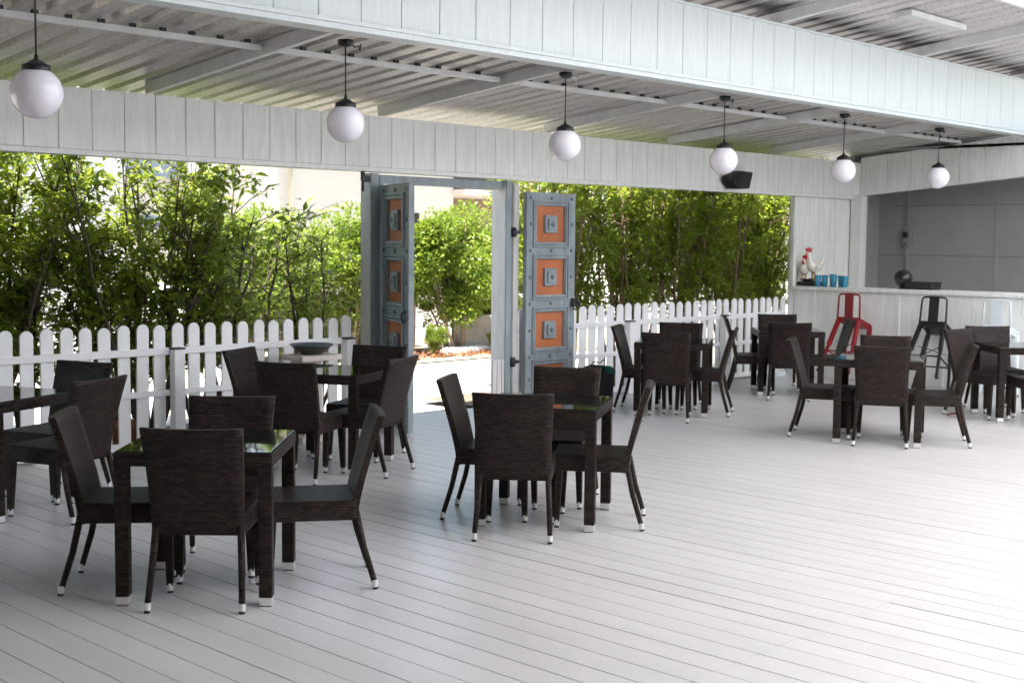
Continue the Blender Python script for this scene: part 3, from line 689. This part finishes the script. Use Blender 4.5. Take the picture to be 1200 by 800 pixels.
# right edge table
place_table((13.38, 5.58), (.71, -.71), 'wicker table cut off by the right edge of the view')
place_chair((13.26, 6.20), (-.2, -.98), 'dark wicker chair on the left of the right edge table')
place_chair((13.98, 6.22), (-.71, -.71), 'reddish wicker chair facing us in front of the pale stool')
place_chair((12.87, 5.06), (.71, .71), 'wicker chair at the right edge, only its seat front in view')

# ------------------------------------------------------------------ small things
pb = empty('stone_pedestal', (7.03, 9.30, 0), label='pale stone pedestal with a square slab in front of the left fence', cat='pedestal')
k = MB(); k.box((0, 0, .745), (.44, .32, .05), bev=.01); k.obj('slab', 'stone', pb)
k = MB(); k.box((-.06, 0, .36), (.2, .2, .72), bev=.015); k.box((-.06, 0, .03), (.3, .3, .06), bev=.01); k.obj('column', 'stone', pb)
k = MB(); k.lathe([(0, 0), (.09, 0), (.11, .015), (.17, .065), (.20, .088), (.192, .092), (.16, .072), (.10, .03), (0, .025)], seg=32); o = k.obj('stone_bowl', 'darkstone'); o.location = (7.03, 9.30, .7706); tag(o, 'shallow dark stone bowl resting on the pale pedestal', 'bowl')
bg = empty('folded_bag', (10.80, 9.2, 0),  label='black bag with a teal flap standing by the fence behind the middle table', cat='bag')
bg.scale = (.95, 1, .93)
k = MB(); k.prism([(-.20, 0), (.19, 0), (.20, .38), (.12, .45), (-.02, .475), (-.17, .42)], 'y', -.12, .12, bev=.02); k.obj('body', 'bagblack', bg)
k = MB(); k.prism([(.02, .40), (.205, .37), (.20, .405), (.12, .47), (.05, .475)], 'y', -.135, .135, bev=.008); k.obj('flap', 'teal', bg)
k = MB(); k.tube([(-.1, 0, .45), (-.04, 0, .52), (.08, 0, .50), (.16, 0, .54)], .008, 6); k.obj('strap', 'bagblack', bg)
k = MB(); k.lathe([(0, 0), (.09, 0), (.13, .24), (.145, .24), (.145, .28), (.12, .28), (.11, .22), (0, .22)], seg=20); o = k.obj('flower_pot', 'terracotta'); o.location = (5.62, 10.05, -.06); tag(o, 'small terracotta pot glimpsed between the pickets left of the fence post', 'pot')
k = MB(); n = 7
rowsl = []
for i in range(n+1):
    t = i/n; w_ = .035*math.sin(math.pi*min(.98, t*.97+.02)); rowsl.append([k.bm.verts.new((t*.17, sgn*w_, .012+.02*abs(sgn)+.015*math.sin(3*t))) for sgn in (-1, 0, 1)])
for a, b_ in zip(rowsl, rowsl[1:]):
    for i in range(2): k.bm.faces.new((a[i], a[i+1], b_[i+1], b_[i]))
o = k.obj('fallen_leaf', 'leafred'); o.location = (12.83, 6.12, .002); o.rotation_euler = (0, 0, R(-50)); tag(o, 'curled brown dry leaf lying on the deck near the right edge table', 'leaf')

# ------------------------------------------------------------------ plants
def add_leaf(bm, tl, p, d, up_, L, w, tint):
    d = d.normalized(); s_ = d.cross(up_)
    if s_.length < 1e-3: s_ = d.orthogonal()
    s_.normalize(); n = s_.cross(d)
    a = p; m1 = p+d*L*.45+s_*w/2+n*w*.16; m2 = p+d*L*.45-s_*w/2+n*w*.16; e = p+d*L-n*L*.1; c = p+d*L*.5
    va, v1, v2, ve = (bm.verts.new(q) for q in (a, m1, m2, e))
    vc = bm.verts.new(c)
    for q in ((va, v1, vc), (v1, ve, vc), (ve, v2, vc), (v2, va, vc)):
        f = bm.faces.new(q)
        for l in f.loops: l[tl] = (tint, tint, tint, 1)
def rv(): 
    while True:
        v_ = Vector((random.uniform(-1, 1), random.uniform(-1, 1), random.uniform(-1, 1)))
        if .05 < v_.length < 1: return v_.normalized()
def shrub_meshes(seed, H, rad, nst, nleaf, z0, leafL, lm, bm_, lean=.25, sparse=0, top=1.0, upb=.5):
    random.seed(seed)
    st = MB(); lf = MB(); tl_ = lf.bm.loops.layers.float_color.new('tint')
    tips = []
    for i in range(nst):
        ang = random.uniform(0, 6.283); r0 = random.uniform(.02, .16)
        p = Vector((r0*math.cos(ang), r0*math.sin(ang)*.6, -.06)); h = H*random.uniform(.75, 1.0)
        ld = Vector((random.uniform(-1, 1)*lean+math.cos(ang)*.12, math.sin(ang)*.12+random.uniform(-1, 1)*lean*.35, 1))
        pts = [p]; q = p.copy(); ns = 9
        for j in range(ns):
            q = q+Vector((ld.x*h/ns+random.uniform(-.035, .035), ld.y*h/ns+random.uniform(-.03, .03), h/ns)); pts.append(q.copy())
        st.tube(pts, [.022*(1-.85*j/ns)+.0025 for j in range(ns+1)], 6)
        for j in range(2, ns+1):
            base = pts[j]
            if base.z < z0*.7: continue
            for _ in range(3):
                d = rv(); d.z = abs(d.z)*.7+.1; d.normalize(); L = random.uniform(.2, .55)*rad/.55*(1.15-.4*j/ns)
                e = base+d*L; mid = base.lerp(e, .5)+Vector((0, 0, .03))
                st.tube([base, mid, e], [.006, .004, .002], 4, cap=False)
                tips.append((base, mid, e))
    for i in range(nleaf):
        b0, b1, b2 = random.choice(tips); t = random.random()**.6
        p = (b0.lerp(b1, t*2) if t < .5 else b1.lerp(b2, t*2-1))+rv()*random.uniform(.0, .10)
        if p.z < z0 and random.random() < .75*(1-p.z/z0)+.2: continue
        if mnoise.noise(p*2.6+Vector((seed*3.1, 0, 0))) < -.22+sparse: continue
        d = (b2-b0).normalized()*.5+rv(); d.z = d.z*.6-.1
        L = leafL*random.choice((.45, .6, .8, 1, 1.15, 1.4))*random.uniform(.85, 1.15)
        up_ = Vector((random.uniform(-.6, .6), random.uniform(-.6, .6), 1))
        add_leaf(lf.bm, tl_, p, d, up_, L, L*.5, min(1, max(0, random.gauss(.5, .25)+(p.z/H-.6)*.5)))
    return st.mesh('stem', bm_), lf.mesh('foliage', lm, fixn=False)
def shrub(name, ms, loc, rz, s, label, cat, group):
    r = empty(name, loc, rz, label, cat, group); r.scale = s if hasattr(s, '__len__') else (s, s, s)
    for nm, me in (('stems', ms[0]), ('foliage', ms[1])):
        o = bpy.data.objects.new(nm, me); col.objects.link(o); o.parent = r
A_ = [shrub_meshes(11+i, 2.9, .66, 9, 9500, .7, .078, 'leaf', 'bark', lean=.26, sparse=.0) for i in range(3)]
A_low = [shrub_meshes(31+i, 2.15, .58, 8, 6000, .65, .076, 'leaf', 'bark', lean=.22, sparse=.06) for i in range(2)]
A_loose = [shrub_meshes(41+i, 2.1, .6, 7, 3000, .55, .08, 'leafsun', 'bark', lean=.3, sparse=.06) for i in range(2)]
B_ = [shrub_meshes(51+i, 3.0, .64, 9, 7600, 1.1, .076, 'leafdark', 'barkred', lean=.17, sparse=.03) for i in range(3)]
def bush_meshes(seed, crown, nleaf, leafL):
    """rounded bush: bare trunks below, clumped leafy crown made of many small lobes"""
    random.seed(seed); st = MB(); lf = MB(); tl_ = lf.bm.loops.layers.float_color.new('tint')
    rx, ry, rz_, cz = crown; lobes = []
    for i in range(46):
        d = rv(); q = random.uniform(.45, .95)
        lobes.append((Vector((d.x*rx*q, d.y*ry*q, cz+d.z*rz_*q)), random.uniform(.16, .34)*rx))
    for i in range(7):
        c = random.choice(lobes)[0]; p = Vector((random.uniform(-.25, .25), random.uniform(-.15, .15), -.05)); m_ = p.lerp(c, .5)+Vector((random.uniform(-.1, .1), 0, .1))
        st.tube([p, m_, c], [.026, .018, .006], 7)
    for i in range(26):
        c = random.choice(lobes)[0]; p = Vector((c.x*.25, c.y*.25, cz-rz_*.8)); st.tube([p, p.lerp(c, .6)+Vector((0, 0, .06)), c], [.012, .007, .003], 5, cap=False)
    for i in range(nleaf):
        c, r_ = random.choice(lobes); d = rv(); p = c+d*r_*random.uniform(.55, 1.08)
        add_leaf(lf.bm, tl_, p, (d+rv()*.9), rv()*.5+Vector((0, 0, .8)), leafL*random.uniform(.6, 1.2), leafL*.55, min(1, max(0, random.gauss(.5, .27))))
    return st.mesh('stem', 'barkpale'), lf.mesh('foliage', 'leafsun', fixn=False)
SUN = [bush_meshes(71, (1.0, .75, 1.02, 1.33), 15000, .082), bush_meshes(72, (.85, .7, .85, 1.45), 10000, .075)]
random.seed(5)
left = [(3.15, 10.55, 0, 1.05, 'A', 'at the extreme left edge of the view'), (3.85, 10.75, 1, 1.0, 'A', 'second from the left edge of the view'),
        (4.55, 10.55, 2, 1.02, 'A', 'above the first whole pickets, leaning right'), (5.25, 11.05, 0, 1.0, 'L', 'low, under the gap where the white house shows'),
        (5.75, 10.6, 1, .98, 'L', 'low, just right of the gap showing the white house'), (6.10, 10.5, 0, 1.0, 'A', 'tall and dark behind the fence post of the left fence'),
        (6.75, 10.6, 0, 1.2, 'O', 'open and loose, right of the dark one'), (7.30, 10.9, 1, 1.1, 'O', 'loose and sunny above the stone bowl'),
        (7.95, 10.5, 0, .95, 'O', 'against the left gate post'), (4.3, 11.3, 1, 1.05, 'A', 'in the back row behind the first pickets'), (3.3, 11.2, 2, 1.05, 'A', 'in the back row at the left edge'),
        (6.55, 11.25, 1, .95, 'A', 'in the back row behind the dark tall one'),
        (5.05, 11.6, 1, 1.05, 'A', 'in the back row, second from the left edge'), (4.5, 11.9, 0, 1.1, 'A', 'rearmost at the left edge of the view')]
for i, (x, y, v_, s, kk, t) in enumerate(left):
    ms = {'A': A_, 'L': A_low, 'O': A_loose}[kk][v_ % (3 if kk == 'A' else 2)]
    shrub('hedge_shrub', ms, (x, y, -.05), random.uniform(-.5, .5)+(math.pi if i % 2 else 0), s, 'leafy green shrub '+t, 'shrub', 'hedge shrubs behind the left fence')
right = [(11.75, 10.55, 1, 1.0, 'just right of the gate door'), (12.25, 10.85, 2, 1.04, 'behind the first fence post of the right fence'),
         (12.8, 10.55, 0, 1.0, 'with reddish stems above the right fence'), (13.4, 10.75, 1, 1.02, 'below the loudspeaker, left side'), (14.0, 10.5, 2, 1.0, 'right below the loudspeaker'),
         (14.6, 10.7, 0, 1.03, 'dense and dark near the bar'), (15.2, 10.55, 1, 1.0, 'next to the end of the right fence'), (15.85, 10.9, 2, 1.02, 'touching the end wall of the bar'),
         (12.5, 11.9, 2, 1.02, 'in the back row right of the gate'), (14.4, 11.5, 0, 1.05, 'in the back row behind the loudspeaker'), (17.0, 11.4, 0, 1.05, 'in the back row behind the bar jamb'),
         (16.4, 11.0, 0, 1.03, 'nearest the bar jamb, tall'), (16.95, 11.1, 1, 1.05, 'mostly hidden behind the bar jamb'), (17.7, 11.5, 2, 1.05, 'last of the back row behind the bar')]
for i, (x, y, v_, s, t) in enumerate(right):
    shrub('hedge_shrub', B_[v_], (x, y, -.05), random.uniform(-.5, .5)+(math.pi if i % 2 else 0), s, 'dense dark green cane shrub '+t, 'shrub', 'hedge shrubs behind the right fence')
sunp = [(15.05, 16.0, 0, (1.15, 1, 1.04), 'filling the gateway, standing on pale bare trunks'), (16.0, 16.55, 1, 1.0, 'at the right side of the gateway above the low wall'), (13.9, 16.4, 1, 1.0, 'partly hidden by the left gate door'),
        (12.9, 16.1, 0, 1.0, 'seen just left of the gate post'), (12.0, 16.4, 1, 1.0, 'second to the left of the gate post'), (11.1, 16.2, 0, .98, 'behind the loose shrubs over the stone bowl'), (16.4, 16.4, 0, 1.0, 'hidden partly by the right gate post')]
for i, (x, y, v_, s, t) in enumerate(sunp):
    shrub('sunlit_bush', SUN[v_], (x, y, -.1), i*1.3, s, 'bright yellow green sunlit bush '+t, 'bush', 'sunlit bushes across the forecourt')
# small weeds and leaf litter across the forecourt
for (x, y, s, t) in ((14.25, 15.55, .24, 'left of the fallen leaves'), (15.55, 15.45, .22, 'in front of the low concrete wall')):
    shrub('weed_plant', SUN[0], (x, y, -.1), x, (s, s, s*.9), 'small pale green weed '+t+' in the gateway', 'weed', 'weeds across the forecourt')
k = MB(); tl_ = k.bm.loops.layers.float_color.new('tint'); random.seed(9)
for i in range(1500):
    x, y = random.uniform(12.5, 17), 15.2+random.random()**1.3*1.3
    add_leaf(k.bm, tl_, Vector((x, y, -.085+random.random()*.03)), Vector((random.uniform(-1, 1), random.uniform(-1, 1), random.uniform(-.15, .25))), Vector((0, 0, 1)), random.uniform(.05, .12), .05, random.random())
tag(k.obj('leaf_litter', 'leafred'), 'brown fallen leaves scattered along the far edge of the forecourt', 'leaf litter', kind='stuff')

# ------------------------------------------------------------------ beyond: walls, houses, car
k = MB(); k.box((0, 0, .2), (2.6, .2, .62), bev=.012); o = k.obj('low_wall', 'wallconc'); o.location = (16.35, 15.55, 0); o.rotation_euler.z = R(-28); tag(o, 'low stained concrete wall beside the bush in the gateway', 'wall')
k = MB(); k.box((14.0, 17.2, .35), (2.4, .2, .9), bev=.01); tag(k.obj('garden_wall', 'brownwall'), 'brown rendered wall in shade behind the bare trunks', 'wall')
k = MB(); k.box((15.1, 15.75, -.05), (.9, .35, .1), bev=.02); tag(k.obj('paving_slab', 'pinkwhite'), 'pale paving slab lying among the fallen leaves', 'slab')
ch = empty('cream_house', (18, 21, 0), label='cream rendered house seen through and left of the gateway', cat='house')
k = MB(); k.box((17.4, 22, 1.8), (4.7, 2, 3.8)); world_child(k, 'wall', 'cream', ch)
k = MB(); k.box((21.6, 23.2, 1.8), (3.8, 1.2, 3.8)); world_child(k, 'recessed_wall', 'brownwall', ch)
k = MB(); k.box((21.6, 21.8, 2.83), (3.7, 2.4, .12)); world_child(k, 'porch_roof', 'cream', ch)
k = MB(); k.box((19.0, 22, 3.8), (9.4, 3.0, .15)); world_child(k, 'roof', 'shade', ch)
k = MB(); k.box((18.55, 20.98, 1.9), (.35, .04, .9), bev=.01); world_child(k, 'window', 'glassdark', ch)
k = MB(); k.tube([(15.3, 20.9, -.1), (15.3, 20.9, 3.6)], .04, 12); world_child(k, 'downpipe', 'pipe', ch)
wh = empty('white_house', (13.5, 24, 0), label='bright white house with grey blue shutters behind the left hedge', cat='house')
k = MB(); k.box((11.6, 25.2, 2.6), (3.8, 2.4, 5.4)); world_child(k, 'wall', 'pinkwhite', wh)
k = MB(); k.box((14.3, 25.5, 2.6), (1.7, 2.4, 5.4)); world_child(k, 'wing', 'cream', wh)
k = MB(); k.box((14.3, 24.27, 3.25), (1.3, .06, .5), bev=.01); world_child(k, 'shutter', 'shade', wh)
k = MB(); k.box((14.3, 24.27, 2.1), (1.5, .06, .25), bev=.01); world_child(k, 'shutter', 'shade', wh)
k = MB(); k.box((12.8, 25, 5.38), (6.6, 3.6, .18)); world_child(k, 'roof', 'shade', wh)
k = MB(); k.box((10.5, 23.98, 2.2), (.9, .05, 1.2), bev=.01); world_child(k, 'window', 'glassdark', wh)
k = MB(); k.box((9.5, 26.5, 1.0), (13, .2, 2.3)); tag(k.obj('boundary_wall', 'pinkwhite'), 'long pale boundary wall far behind the left hedge', 'wall')
cr = empty('parked_car', (13.1, 18.9, -.12), R(12), 'white and blue parked car glimpsed through the hedge left of the gate', 'car')
k = MB(); k.prism([(-2.0, .3), (2.0, .3), (2.05, .62), (1.9, .82), (1.0, .92), (.45, 1.38), (-1.1, 1.42), (-1.75, .95), (-2.05, .85)], 'y', -.82, .82, bev=.08); k.obj('body', 'carwhite', cr)
k = MB(); k.prism([(.88, .95), (.42, 1.30), (-1.05, 1.34), (-1.55, .96)], 'y', -.835, .835); k.obj('window', 'glassdark', cr)
k = MB(); k.box((0, -.825, .5), (3.6, .03, .24), bev=.005); k.obj('side_stripe', 'carblue', cr)
for x in (-1.25, 1.3):
    for y in (-.72, .72):
        k = MB(); k.prism([(x+.31*math.cos(t), .31+.31*math.sin(t)) for t in [j*math.pi/10 for j in range(20)]], 'y', y-.12, y+.12, bev=.02); k.obj('wheel', 'rubber', cr)

# distant green trees for reflections and gaps
def tree(label, loc, s, seed):
    random.seed(seed); t = empty('broad_tree', loc, 0, label, 'tree', 'trees beyond the houses')
    k = MB(); k.tube([(0, 0, -.1), (.05, 0, 1.5*s), (0, .1, 3*s)], [.18*s, .14*s, .07*s], 8); k.obj('trunk', 'bark', t)
    k = MB(); tl2 = k.bm.loops.layers.float_color.new('tint')
    cl = [Vector((random.uniform(-1.6, 1.6), random.uniform(-1.6, 1.6), random.uniform(2, 5)))*s for _ in range(22)]
    for i in range(3500):
        p = random.choice(cl)+rv()*random.uniform(.2, .75)*s
        add_leaf(k.bm, tl2, p, rv(), rv(), .2*s, .1*s, random.random())
    o = bpy.data.objects.new('crown', k.mesh('crown', 'leaf', fixn=False)); col.objects.link(o); o.parent = t
tree('green tree rising behind the porch of the cream house', (22.3, 25.5, 0), 1.0, 3)
tree('green tree beyond the left hedge near the edge of the view', (6.0, 20, 0), .9, 4)
tree('green tree beyond the right hedge', (19.5, 14.5, 0), .9, 6)
tree('green tree behind the white house', (9.0, 28.5, 0), 1.2, 8)

# ------------------------------------------------------------------ light
wd = bpy.data.worlds.new('World'); sc.world = wd; wd.use_nodes = True; nt = wd.node_tree
bgn = nt.nodes['Background']; sky = nt.nodes.new('ShaderNodeTexSky'); sky.sky_type = 'NISHITA'; sky.sun_disc = False
sd = Vector((-.36, -.14, 1)).normalized()
sky.sun_elevation = math.asin(sd.z); sky.sun_rotation = math.atan2(sd.x, sd.y); sky.air_density = 1.2; sky.dust_density = 1.5
nt.links.new(sky.outputs[0], bgn.inputs[0]); bgn.inputs[1].default_value = .105
sl = bpy.data.lights.new('sun', 'SUN'); sl.energy = 5.0; sl.angle = R(.55); sl.color = (1, .95, .87)
so = bpy.data.objects.new('sun', sl); col.objects.link(so); so.rotation_euler = sd.to_track_quat('Z', 'Y').to_euler(); so.location = (0, 0, 20)

vs = sc.view_settings; vs.view_transform = 'Standard'; vs.look = 'None'; vs.gamma = 1; vs.use_curve_mapping = False; vs.exposure = 2.1
cy = sc.cycles; cy.use_denoising = True; cy.max_bounces = 10; cy.diffuse_bounces = 6; cy.glossy_bounces = 4; cy.transmission_bounces = 5; cy.transparent_max_bounces = 6
cy.sample_clamp_indirect = 8
